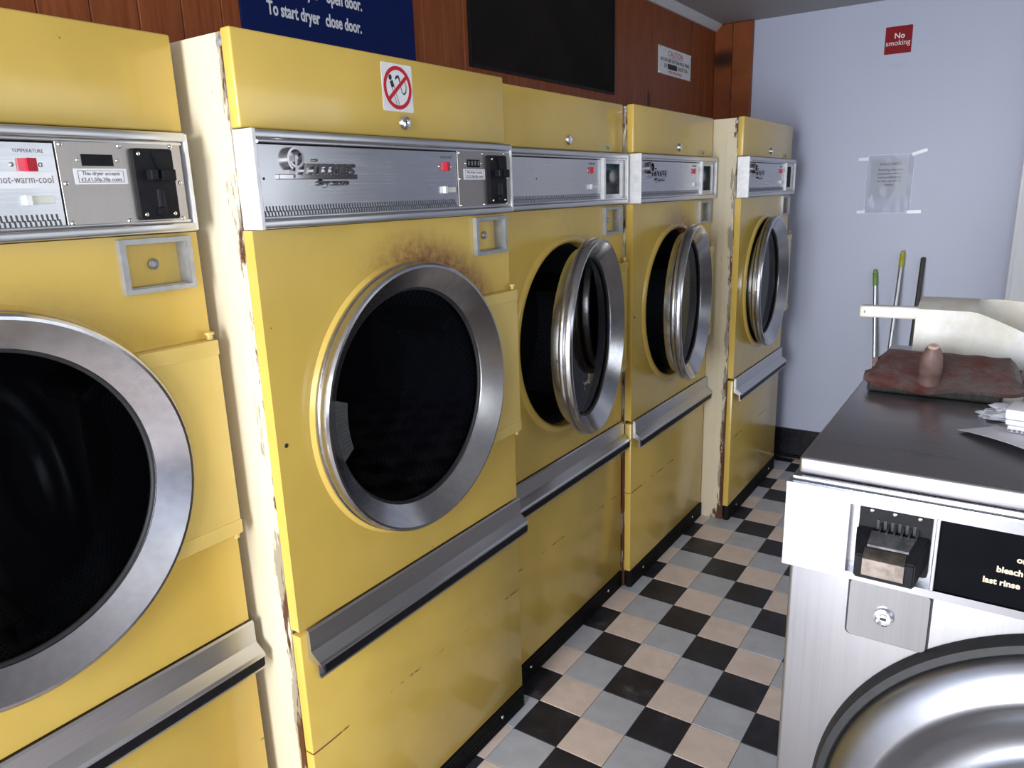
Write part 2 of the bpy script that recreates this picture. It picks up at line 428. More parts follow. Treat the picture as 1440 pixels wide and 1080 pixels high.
obj('trim_2', prism([(-0.417, 2.44), (-0.417, 2.405), (-0.407, 2.405), (-0.380, 2.432), (-0.380, 2.44)], -1.7, 2.766, 'y'), 'coving', kind='structure')
# wall return on the right of the far wall: a smooth edge strip and rough plaster
rp = B()
nz_, nx_ = 60, 10
g = []
for a in range(nz_+1):
    z = ZC*a/nz_
    row = []
    for b in range(nx_+1):
        x = 1.100 + 0.6*(b/nx_)**1.6
        j = noise.noise(Vector((x*18, z*11, 3)))
        row.append(rp.verts.new((x + (noise.noise(Vector((z*24, 1.7, 0)))*0.006 if b == 0 else 0), 2.738 + j*0.004, z)))
    g.append(row)
for a in range(nz_):
    for b in range(nx_): rp.faces.new((g[a][b], g[a][b+1], g[a+1][b+1], g[a+1][b]))
bnd = [e for e in rp.edges if e.is_boundary]
ex = bmesh.ops.extrude_edge_only(rp, edges=bnd)
for v in ex['geom']:
    if isinstance(v, bmesh.types.BMVert): v.co.y = 2.80
obj('trim_3', rp, 'plaster', kind='structure', smooth=40)
obj('trim_4', slab((1.079, 2.756, 0.0), (1.108, 2.80, ZC), 0.006), 'trimwhite', kind='structure')
# skirting of black tiles on the far wall
bb = obj('baseboard_far', slab((-0.42, 2.792, 0.0), (1.08, 2.80, 0.176), 0), 'grout', kind='structure')
x = -0.428
while x < 1.07:
    x1 = min(x+0.148, 1.078)
    obj('tile', slab((-(x1-x)/2, -0.005, -0.0775), ((x1-x)/2, 0.005, 0.0775), 0.002, 1), 'base_tile', bb, loc=((x+x1)/2, 2.788, 0.0965))
    x += 0.151
obj('cove_strip', prism([(2.80, 0.0), (2.762, 0.0), (2.764, 0.006), (2.778, 0.018), (2.80, 0.018)], -0.42, 1.078, 'x'), 'base_tile', bb)

# ------------------------------------------------------------------ tumble dryers
# local frame of a dryer: x outwards from its front, y along the front from its left edge, z up
W = 0.81; CU, CZ = 0.405, 1.118
screw_me = None
def screw(parent, y, z, x, r=0.0042, m='chrome'):
    global screw_me
    if screw_me is None:
        t = lathe([(1.0, 0), (0.95, 0.35), (0.6, 0.6), (0.0001, 0.7)], 0, 0, 'x', 12)
        bmesh.ops.recalc_face_normals(t, faces=t.faces)
        screw_me = bpy.data.meshes.new('screw'); t.to_mesh(screw_me); t.free(); screw_me.materials.append(MAT['chrome'])
        for p in screw_me.polygons: p.use_smooth = True
    o = bpy.data.objects.new('screw', screw_me); C.objects.link(o); o.parent = parent
    o.location = (x, y, z); o.scale = (r, r, r)
    return o

def front_panel_bm(y0, y1, z0, z1, x0, x1, r, n=96):
    bm = B(); out = []
    angs = [2*PI*k/n for k in range(n)]
    for c in ((y1, z1), (y0, z1), (y0, z0), (y1, z0)):
        a = math.atan2(c[1]-CZ, c[0]-CU) % (2*PI)
        k = min(range(n), key=lambda q: abs((angs[q]-a+PI) % (2*PI)-PI)); angs[k] = a
    o, i = [], []
    for a in angs:
        ca, sa = math.cos(a), math.sin(a)
        t = min(((y1 if ca > 0 else y0)-CU)/ca if abs(ca) > 1e-9 else 9, ((z1 if sa > 0 else z0)-CZ)/sa if abs(sa) > 1e-9 else 9)
        o.append((CU+t*ca, CZ+t*sa)); i.append((CU+r*ca, CZ+r*sa))
    frame_prism(o, i, x0, x1, 'x', bm)
    return bm

def emblem(root, x):
    """chrome script emblem: looped capital, slanted letters, a bar and a small second line"""
    e = obj('maker_emblem', slab((x, 0.049, 1.6125), (x+0.006, 0.243, 1.6215), 0.001), 'emblem', root)
    # looped capital: an open spiral band standing out from the panel, and its stem
    pts = []
    for k in range(40):
        t = k/39; a = math.radians(-125 - t*395); r = 0.0215 - 0.009*t
        pts.append((0.0885 - 0.004*t + r*math.cos(a), 1.6485 + r*math.sin(a)))
    bm = B(); ring = []
    for k, (a, b) in enumerate(pts):
        p, q = pts[max(0, k-1)], pts[min(39, k+1)]; d = Vector((q[0]-p[0], q[1]-p[1])).normalized(); nn = Vector((-d.y, d.x))*0.0021
        ring.append([bm.verts.new(c) for c in ((x, a-nn.x, b-nn.y), (x+0.013, a-nn.x, b-nn.y), (x+0.013, a+nn.x, b+nn.y), (x, a+nn.x, b+nn.y))])
    for k in range(39):
        for s in range(4):
            bm.faces.new((ring[k][s], ring[k][(s+1) % 4], ring[k+1][(s+1) % 4], ring[k+1][s]))
    bm.faces.new(ring[0]); bm.faces.new(ring[-1])
    obj('capital_loop', bm, 'emblem', e, smooth=35)
    obj('capital_stem', prism([(0.0835, 1.615), (0.0885, 1.615), (0.0925, 1.655), (0.0875, 1.655)], x, x+0.009), 'emblem', e)
    text('lettering', 'rimus', 0.046, 'emblem', e, (x+0.004, 0.166, 1.6335), xs=1.30, ext=0.004, shear=0.28, bold=0.0004)
    text('lettering', 'dry econ', 0.0175, 'emblem', e, (x+0.0028, 0.178, 1.6065), xs=1.30, ext=0.0026, shear=0.25, bold=0.0002)
    return e

def rocker(root, x, y=0.536, z=1.640):
    sw = obj('temperature_switch', slab((x, y-0.021, z-0.0090), (x+0.003, y+0.006, z+0.0090), 0.0008), 'red_pale', root)
    obj('rocker', prism([(x, y-0.010), (x+0.010, y-0.010), (x+0.005, y+0.006), (x, y+0.006)], z-0.0096, z+0.0096, 'z'), 'red', sw)
    screw(sw, y-0.028, z, x, 0.0036); screw(sw, y+0.013, z, x, 0.0036)
    le = obj('indicator_lens', slab((x, y-0.012, 1.582), (x+0.006, y+0.022, 1.594), 0.001), 'lens', root)
    obj('lens_bezel', slab((x, y-0.021, 1.580), (x+0.009, y-0.011, 1.596), 0.001), 'alu_soft', le)
    text('lettering', 'TEMPERATURE', 0.0078, 'grey_ink', root, (x+0.0003, y-0.002, 1.6600), xs=0.86, ext=0.0002)
    return sw

def coin_acceptor(root, x, y0=0.690, y1=0.760, z0=1.551, z1=1.668, digits=False):
    ca = obj('coin_acceptor', prism(rrect(y0, y1, z0, z1, 0.005), x, x+0.010), 'black', root)
    w = y1-y0
    obj('entry_wedge', prism([(y0+0.46*w, z1-0.006), (y1-0.006, z1-0.004), (y1-0.004, z1-0.036), (y0+0.58*w, z1-0.036)], x+0.009, x+0.015), 'black', ca)
    obj('entry_funnel', slab((x+0.008, y0+0.26*w, z1-0.052), (x+0.026, y0+0.44*w, z1-0.034), 0.002), 'black', ca)
    obj('entry_funnel', slab((x+0.008, y0+0.54*w, z1-0.053), (x+0.024, y1-0.005, z1-0.034), 0.002), 'black', ca)
    obj('return_slot', slab((x+0.009, y0+0.47*w, z0+0.018), (x+0.0104, y0+0.58*w, z0+0.050), 0.0004), 'ink', ca)
    obj('return_lever', slab((x+0.009, y0+0.58*w, z0+0.016), (x+0.016, y0+0.64*w, z0+0.050), 0.001), 'black', ca)
    obj('return_button', lathe([(0.0001, x+0.020), (0.007, x+0.019), (0.008, x+0.009)], y0+0.52*w, z0+0.013, 'x', 20), 'black', ca, smooth=35)
    for yy, zz in ((y0+0.009, z1-0.009), (y1-0.009, z1-0.009), (y0+0.009, z0+0.009), (y1-0.009, z0+0.009)): screw(ca, yy, zz, x+0.010, 0.0036)

def make_dryer(x0, yl, label, rust=False, mode='acceptor', logo=True, door=0.0, price=None, digits=False, hot=False, nosmoke=False):
    r = thing('tumble_dryer', label, 'dryer', (x0, yl, 0), 0, 'yellow tumble dryers in a row')
    fm = 'yellow_rust' if rust else 'yellow_front'
    # cabinet: open-fronted sheet metal box
    bm = B(); bmesh.ops.create_cube(bm, size=1)
    back = -0.408 - x0
    lo, hi = (back, 0.004, 0.0), (-0.026, W-0.004, 1.858)
    for v in bm.verts: v.co = Vector([(lo[i]+hi[i])/2 + v.co[i]*(hi[i]-lo[i]) for i in range(3)])
    bm.faces.ensure_lookup_table()
    ff = [fc for fc in bm.faces if fc.calc_center_median().x > hi[0]-1e-4]
    bmesh.ops.delete(bm, geom=ff, context='FACES')
    bmesh.ops.solidify(bm, geom=list(bm.faces), thickness=0.012)
    cab = obj('cabinet', bm, 'cream', r)
    obj('edge_strip', slab((-0.075, 0.0018, 0.02), (-0.030, 0.006, 1.80), 0.001), 'cream', cab)
    obj('corner_rivet', lathe([(0.0001, 0.0005), (0.006, 0.001), (0.008, 0.004)], -0.034, 1.842, 'y', 14), 'zinc', cab, smooth=40)
    # yellow front
    up = obj('upper_panel', slab((-0.026, 0, 1.7005), (0, W, 1.863), 0.004, 3), 'yellow', r, smooth=35)
    lk = obj('panel_lock', lathe([(0.0001, 0.006), (0.0045, 0.006), (0.006, 0.009), (0.012, 0.008), (0.0155, 0.002), (0.0155, -0.002)], 0.424, 1.731, 'x', 28), 'chrome', up, smooth=35)
    obj('keyhole', slab((0.0062, 0.4228, 1.727), (0.0068, 0.4252, 1.735), 0), 'ink', up)
    fp = obj('front_panel', front_panel_bm(0, W, 0.712, 1.5245, -0.026, 0, 0.300), fm, r)
    cut = obj('cutter', slab((-0.05, 0.664, 1.432), (0.02, 0.783, 1.512), 0), 'yellow')      # opening for the coin return
    md = fp.modifiers.new('cut', 'BOOLEAN'); md.object = cut; md.operation = 'DIFFERENCE'; md.solver = 'EXACT'
    fp.parent = None; bpy.context.view_layer.update()
    me = bpy.data.meshes.new_from_object(fp.evaluated_get(bpy.context.evaluated_depsgraph_get()))
    fp.modifiers.clear(); fp.data = me; fp.parent = r; bpy.data.objects.remove(cut)
    obj('hole_rim', lathe([(0.298, -0.026), (0.299, 0.006), (0.302, 0.010), (0.309, 0.0105), (0.317, 0.006), (0.3235, 0.0005)], CU, CZ, 'x', 96), fm, fp, smooth=50)
    obj('bolt_hole', lathe([(0.0001, 0.0004), (0.0048, 0.0004)], 0.021, 1.113, 'x', 12), 'ink', fp)
    lp = obj('lower_panel', slab((-0.026, 0, 0.074), (0, W, 0.700), 0.003, 2), 'yellow_scuff', r, smooth=35)
    # control housing
    hz0, hz1, hw = 1.527, 1.697, 0.795
    ho = obj('control_housing', slab((-0.03, 0.006, hz0+0.004), (0.004, 0.598, hz1-0.004), 0), 'black', r)
    for za, zb in ((hz1-0.016, hz1), (hz0, hz0+0.016)):
        obj('housing_rail', slab((-0.004, 0.003, za), (0.030, hw, zb), 0.004, 3), 'alu', ho, smooth=35)
        s_ = 1 if za > 1.6 else -1
        zc = za if s_ > 0 else zb
        obj('housing_rail', slab((-0.004, 0.010, min(zc, zc-s_*0.006)), (0.0265, hw-0.008, max(zc, zc-s_*0.006)), 0.002, 2), 'alu', ho, smooth=35)
    obj('end_cap', slab((-0.022, -0.0015, hz0-0.001), (0.030, 0.008, hz1+0.001), 0.0015), 'alu_soft', ho)
    obj('end_cap', slab((-0.022, hw-0.005, hz0+0.002), (0.029, hw+0.003, hz1-0.002), 0.0015), 'alu_soft', ho)
    obj('clip_pin', tube([(0.030, 0.006, hz1-0.021), (0.033, 0.006, hz1-0.021)], 0.003), 'chrome', ho)
    fe = 0.571 if mode == 'acceptor' else 0.598
    px = 0.0225
    pl = obj('face_plate', slab((0.006, 0.010, hz0+0.0205), (px, fe, hz1-0.0245), 0.0005, 1), 'steel', r)
    sm = B()
    k = 0.012
    while k < fe-0.006:
        for z0, z1, dy in ((1.5560, 1.5665, 0.0), (1.5475, 1.5580, 0.0036)):
            yk = k+dy
            vs = [sm.verts.new((px+0.0002, a, b)) for a, b in ((yk-0.0021, z1), (yk+0.0010, z1), (yk+0.0021, z0), (yk-0.0010, z0))]
            sm.faces.new(vs)
        k += 0.0072
    obj('serration', sm, 'serr_ink', pl, kind='stuff')
    obj('plate_hole', lathe([(0.0001, px+0.0003), (0.0026, px+0.0003)], 0.020 if logo else 0.195, 1.614, 'x', 10), 'ink', pl)
    if logo: emblem(r, px)
    rocker(r, px)
    if mode == 'acceptor':
        cp = obj('coin_plate', slab((0.006, 0.5725, hz0+0.0165), (px+0.003, 0.783, hz1-0.0165), 0.0006, 1), 'steel_brown', r)
        cx = px+0.003
        for yy, zz in ((0.580, 1.671), (0.673, 1.671), (0.765, 1.673), (0.580, 1.612), (0.775, 1.612), (0.580, 1.551), (0.673, 1.551), (0.772, 1.551), (0.603, 1.648), (0.667, 1.648)):
            screw(cp, yy, zz, cx, 0.0040 if abs(zz-1.648) > .001 else 0.003)
        d = obj('coin_display', slab((cx-0.001, 0.609, 1.639), (cx+0.0008, 0.660, 1.657), 0.0003, 1), 'black', r)
        if digits:
            for q in range(4):
                text('lettering', '8', 0.015, 'tab', d, (cx+0.001, 0.6155+q*0.0128, 1.648), ext=0.0001, xs=0.8)
        st = obj('coin_sticker', slab((cx-0.0005, 0.594, 1.6105), (cx+0.0006, 0.680, 1.635), 0.0002, 1), 'white', r)
        text('lettering', 'This dryer accepts', 0.0082, 'ink', st, (cx+0.0008, 0.637, 1.6272), ext=0.0001)
        text('lettering', '£2,£1,50p,20p coins', 0.0082, 'ink', st, (cx+0.0008, 0.637, 1.6178), ext=0.0001)
        oo = [(0.600, 1.6135), (0.674, 1.6135), (0.674, 1.632), (0.600, 1.632)]; ii = [(0.6006, 1.6141), (0.6734, 1.6141), (0.6734, 1.6314), (0.6006, 1.6314)]
        obj('print_border', frame_prism(oo, ii, cx+0.0005, cx+0.0008), 'ink', st)
        coin_acceptor(r, cx)
    else:
        # coin unit removed: an open bay with a bright bracket, and the works inside
        bm = frame_prism([(0.618, 1.543), (0.783, 1.543), (0.783, 1.681), (0.618, 1.681)], [(0.624, 1.562), (0.750, 1.562), (0.750, 1.662), (0.624, 1.662)], -0.075, 0.016)
        bay = obj('coin_bay', bm, 'steel', r)
        obj('bay_back', slab((-0.085, 0.618, 1.543), (-0.074, 0.783, 1.681), 0), 'alu_soft', bay)
        obj('bay_bracket', slab((0.004, 0.598, 1.546), (0.034, 0.613, 1.680), 0.001), 'alu_soft', bay)
        obj('bay_bracket', slab((-0.02, 0.752, 1.556), (0.024, 0.757, 1.668), 0.001), 'alu_soft', bay)
        obj('circuit_board', slab((-0.050, 0.640, 1.638), (-0.045, 0.735, 1.660), 0), 'teal', bay)
        obj('coin_motor', lathe([(0.0001, -0.030), (0.020, -0.030), (0.022, -0.034), (0.022, -0.074)], 0.712, 1.622, 'x', 28, caps=False), 'alu_soft', bay, smooth=35)
        obj('microswitch', slab((-0.074, 0.636, 1.602), (-0.035, 0.690, 1.628), 0.002), 'black', bay)
        obj('cable', tube([(-0.04, 0.700 + 0.014*math.sin(q*0.9), 1.610-0.0055*q) for q in range(9)], 0.0016, 6), 'tab', bay)
        for q in (0.660, 0.700): screw(bay, q, 1.570, -0.073, 0.005)
    if hot:
        hs = obj('heat_sticker', slab((px-0.0003, 0.474, 1.6055), (px+0.0006, 0.5705, 1.630), 0.0002, 1), 'white', r)
        text('lettering', 'hot-warm-cool', 0.0165, 'grey_ink', hs, (px+0.0008, 0.5245, 1.618), xs=0.74, ext=0.0001, spacing=1.05)
    if price:
        ps = obj('price_sticker', slab((-0.0003, 0.640, 1.7035), (0.0006, 0.722, 1.728), 0.0002, 1), 'sticker', r)
        text('lettering', price, 0.016, 'ink', ps, (0.0008, 0.690, 1.715), ext=0.0001)
    if nosmoke:
        ns = obj('no_smoking_sticker', prism(rrect(0.362, 0.457, 1.753, 1.849, 0.004), -0.0003, 0.0007), 'white', r)
        cy, cz = 0.4095, 1.801
        o_ = [(cy+0.0435*math.cos(2*PI*k/48), cz+0.0435*math.sin(2*PI*k/48)) for k in range(48)]
        i_ = [(cy+0.0355*math.cos(2*PI*k/48), cz+0.0355*math.sin(2*PI*k/48)) for k in range(48)]
        obj('red_ring', frame_prism(o_, i_, 0.0006, 0.0013), 'redink', ns)
        d = Vector((math.cos(0.70), math.sin(0.70))); q = Vector((-d.y, d.x))*0.0038
        bar = [(cy+d.x*s+q.x*t, cz+d.y*s+q.y*t) for s, t in ((-0.037, -1), (0.037, -1), (0.037, 1), (-0.037, 1))]
        obj('red_bar', prism(bar, 0.0006, 0.0016), 'redink', ns)
        # the pictogram: a match with a flame-black head, a cigarette and its curl of smoke
        dd = Vector((0.36, -0.93)).normalized(); qq = Vector((dd.y, -dd.x))
        def loc2(c, s, t): return (c[0]+dd.x*s+qq.x*t, c[1]+dd.y*s+qq.y*t)
        c0 = (cy-0.019, cz+0.012)
        L = [loc2(c0, s, t) for s, t in ((0, -.0042), (0.052, -.0042), (0.0555, 0), (0.052, .0042), (0, .0042))]
        Li = [loc2(c0, s, t) for s, t in ((0.001, -.003), (0.0515, -.003), (0.054, 0), (0.0515, .003), (0.001, .003))]
        obj('pictogram', frame_prism(L, Li, 0.0006, 0.0010), 'ink', ns)
        obj('pictogram', prism([loc2(c0, s, t) for s, t in ((-0.001, -.0046), (0.012, -.0046), (0.012, .0046), (-0.001, .0046))], 0.0006, 0.0011), 'ink', ns)
        e0 = loc2(c0, -0.008, 0)
        obj('pictogram', prism([(e0[0]+0.0048*math.cos(k*PI/10), e0[1]+0.0058*math.sin(k*PI/10)) for k in range(20)], 0.0006, 0.0011), 'ink', ns)
        cur = [(cy-0.006, cz+0.017), (cy-0.002, cz+0.022), (cy+0.003, cz+0.023), (cy+0.006, cz+0.018), (cy+0.009, cz+0.006), (cy+0.013, cz-0.008), (cy+0.019, cz-0.012), (cy+0.025, cz-0.007), (cy+0.027, cz+0.004), (cy+0.022, cz+0.018)]
        wd = [0.004, 0.005, 0.006, 0.004, 0.0014, 0.002, 0.004, 0.0034, 0.002, 0.0008]
        bm = B(); vv = []
        for k, (a, b) in enumerate(cur):
            p, q2 = cur[max(0, k-1)], cur[min(len(cur)-1, k+1)]; dv = Vector((q2[0]-p[0], q2[1]-p[1])).normalized(); nv = Vector((-dv.y, dv.x))*wd[k]/2
            vv.append((bm.verts.new((0.0010, a-nv.x, b-nv.y)), bm.verts.new((0.0010, a+nv.x, b+nv.y))))
        for k in range(len(vv)-1): bm.faces.new((vv[k][0], vv[k][1], vv[k+1][1], vv[k+1][0]))
        obj('pictogram', bm, 'ink', ns)
    # coin return
    cr = obj('coin_return', frame_prism([(0.655, 1.425), (0.790, 1.425), (0.790, 1.519), (0.655, 1.519)], [(0.6655, 1.4335), (0.7815, 1.4335), (0.7815, 1.5105), (0.6655, 1.5105)], 0.0, 0.012), 'zinc', r)
    obj('recess', frame_prism([(0.6645, 1.4325), (0.7825, 1.4325), (0.7825, 1.5115), (0.6645, 1.5115)], [(0.667, 1.435), (0.780, 1.435), (0.780, 1.509), (0.667, 1.509)], -0.030, 0.002), 'zinc', cr)
    obj('flap', slab((-0.032, 0.664, 1.432), (-0.024, 0.783, 1.512), 0.001), 'yellow', cr)
    obj('flap_lock', lathe([(0.0001, -0.021), (0.005, -0.021), (0.0075, -0.017), (0.0098, -0.019), (0.0098, -0.026)], 0.730, 1.472, 'x', 24), 'zinc', cr, smooth=35)
    # drum
    dd = max(-0.31, back+0.02)
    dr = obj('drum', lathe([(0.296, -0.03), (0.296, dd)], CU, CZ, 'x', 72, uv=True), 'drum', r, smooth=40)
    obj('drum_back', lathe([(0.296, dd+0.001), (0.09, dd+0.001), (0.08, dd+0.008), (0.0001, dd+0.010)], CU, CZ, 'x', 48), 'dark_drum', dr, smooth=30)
    for a in (0.6, 2.7, 4.8):
        bm = slab((dd+0.02, 0.215, -0.018), (-0.05, 0.290, 0.018), 0.012, 2)
        bmesh.ops.rotate(bm, verts=bm.verts, cent=(0, 0, 0), matrix=Matrix.Rotation(a, 3, 'X'))
        bmesh.ops.translate(bm, verts=bm.verts, vec=(0, CU, CZ))
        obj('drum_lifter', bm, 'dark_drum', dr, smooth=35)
    # door, hinged on its right; its meshes are built about the hinge pin
    HX, HY = 0.022, 0.790
    cu = CU-HY
    prof = [(0.268, -0.034), (0.283, -0.034), (0.285, -0.026), (0.285, -0.002), (0.312, 0.001), (0.3155, 0.006), (0.3155, 0.012), (0.309, 0.014), (0.3135, 0.018),
            (0.315, 0.025), (0.3125, 0.034), (0.308, 0.038), (0.303, 0.0385), (0.300, 0.036), (0.257, 0.001), (0.255, -0.006), (0.262, -0.020)]
    prof = [(a, t-HX+0.002) for a, t in prof]
    dn = obj('door', lathe(prof, cu, CZ, 'x', 96, loop=True), 'steel_ring', r, smooth=28)
    dn.location = (HX, HY, 0); dn.rotation_euler = (0, 0, math.radians(door))
    gk = B()
    lathe([(0.256+0.006*math.cos(t), -0.006-HX+0.006*math.sin(t)) for t in [2*PI*q/10 for q in range(10)]], cu, CZ, 'x', 96, loop=True, bm=gk)
    obj('gasket', gk, 'rubber', dn, smooth=60)
    if door: obj('seal', lathe([(0.286+0.004*math.cos(t), -0.004-HX+0.004*math.sin(t)) for t in [2*PI*q/8 for q in range(8)]], cu, CZ, 'x', 96, loop=True), 'rubber', dn, smooth=60)
    obj('door_glass', lathe([(0.0001, -0.008-HX), (0.258, -0.008-HX), (0.258, -0.013-HX), (0.0001, -0.013-HX)], cu, CZ, 'x', 72), 'glass', dn, smooth=30)
    # ribbed pull tab at the left of the opening
    tp = []
    for k in range(9):
        a = math.radians(168 + k*4.1); tp.append((cu+0.262*math.cos(a), CZ+0.262*math.sin(a)))
    for k in range(8, -1, -1):
        a = math.radians(170 + k*3.4); tp.append((cu+0.219*math.cos(a), CZ+0.219*math.sin(a)))
    tb = obj('pull_tab', prism(tp, -0.007-HX, -0.001-HX), 'tab_dark', dn)
    rb = B()
    for k in range(12):
        a = math.radians(172 + k*2.2)
        d0 = Vector((math.cos(a), math.sin(a))); q0 = Vector((-d0.y, d0.x))*0.0016
        prism([(cu+d0.x*t+q0.x*s_, CZ+d0.y*t+q0.y*s_) for t, s_ in ((0.223, -1), (0.247, -1), (0.247, 1), (0.223, 1))], -0.002-HX, 0.0005-HX, 'x', rb)
    obj('grip_ribs', rb, 'tab_dark', dn, kind='stuff')
    # hinge plate: left edge follows the ring
    hp = [(0.015, 0.925), (0.015, 1.322)]
    for k in range(13):
        z = 1.322 - (1.322-0.925)*k/12
        hp.append((cu + math.sqrt(max(0.311**2-(z-CZ)**2, 0.0001)), z))
    hg = obj('hinge_plate', prism(hp, -0.018, 0.004), 'yellow_pale', dn)
    for za, zb in ((1.294, 1.323), (0.924, 0.953)):
        zm = za if za > 1.1 else zb
        yo = cu + math.sqrt(max(0.312**2-((za+zb)/2-CZ)**2, 0.0001))
        obj('hinge_lip', slab((-0.018, yo-0.004, za), (0.0065, 0.017, zb), 0.002), 'yellow_pale', dn)
    for z in (1.330, 0.918):
        obj('hinge_pin', lathe([(0.0001, z-0.006), (0.006, z-0.006), (0.006, z+0.002), (0.009, z+0.003), (0.009, z+0.008), (0.0001, z+0.010)], -0.006, 0.008, 'z', 14), 'yellow_pale', dn, smooth=35)
    if door: screw(dn, cu-0.2855, CZ-0.02, -0.012-HX, 0.005).rotation_euler = (0, 0, PI/2*2)
    # handle rail with its black insert
    hr = obj('handle_rail', prism([(0.0, 0.709), (0.006, 0.710), (0.010, 0.706), (0.011, 0.660), (0.034, 0.643), (0.037, 0.638), (0.037, 0.634), (0.030, 0.640), (0.030, 0.612), (0.034, 0.610), (0.034, 0.606), (0.026, 0.606), (0.024, 0.632), (0.004, 0.640), (0.0, 0.640)], 0.016, W+0.004, 'y'), 'alu', r)
    obj('black_insert', slab((0.0285, 0.030, 0.6125), (0.0345, W+0.003, 0.6355), 0.001), 'black', hr)
    obj('rail_knob', lathe([(0.0001, 0.590), (0.006, 0.592), (0.006, 0.600), (0.003, 0.607)], 0.012, 0.43, 'z', 12), 'zinc', hr, smooth=40)
    # ribbed kick plate
    kp = [(-0.02, 0.0)]
    for k in range(6):
        z = 0.002+k*0.0115; kp += [(0.001, z), (0.005, z+0.002), (0.005, z+0.008), (0.001, z+0.010)]
    kp.append((-0.02, 0.072))
    ko = obj('kick_plate', prism(kp, 0.004, W-0.001, 'y'), 'kick', r)
    for y in (0.12, 0.69): screw(ko, y, 0.040, 0.004, 0.006)
    return r

make_dryer(-0.165, -1.541, 'nearest yellow tumble dryer with hot-warm-cool sticker, cut off by the left edge', hot=True)
make_dryer(-0.030, -0.709, 'yellow tumble dryer with no-smoking sticker and closed round door', rust=True, digits=True, nosmoke=True)
make_dryer(-0.088, 0.112, 'yellow tumble dryer with door widest ajar and no maker emblem', mode='bay', logo=False, door=11.5, price='50p')
make_dryer(-0.050, 0.928, 'yellow tumble dryer with rust-ringed door hole and slightly open door', rust=True, mode='bay', door=9.0, price='20p')
make_dryer(0.083, 1.745, 'farthest yellow tumble dryer, beside the pale lilac far wall', mode='bay', door=3.0, price='20p')

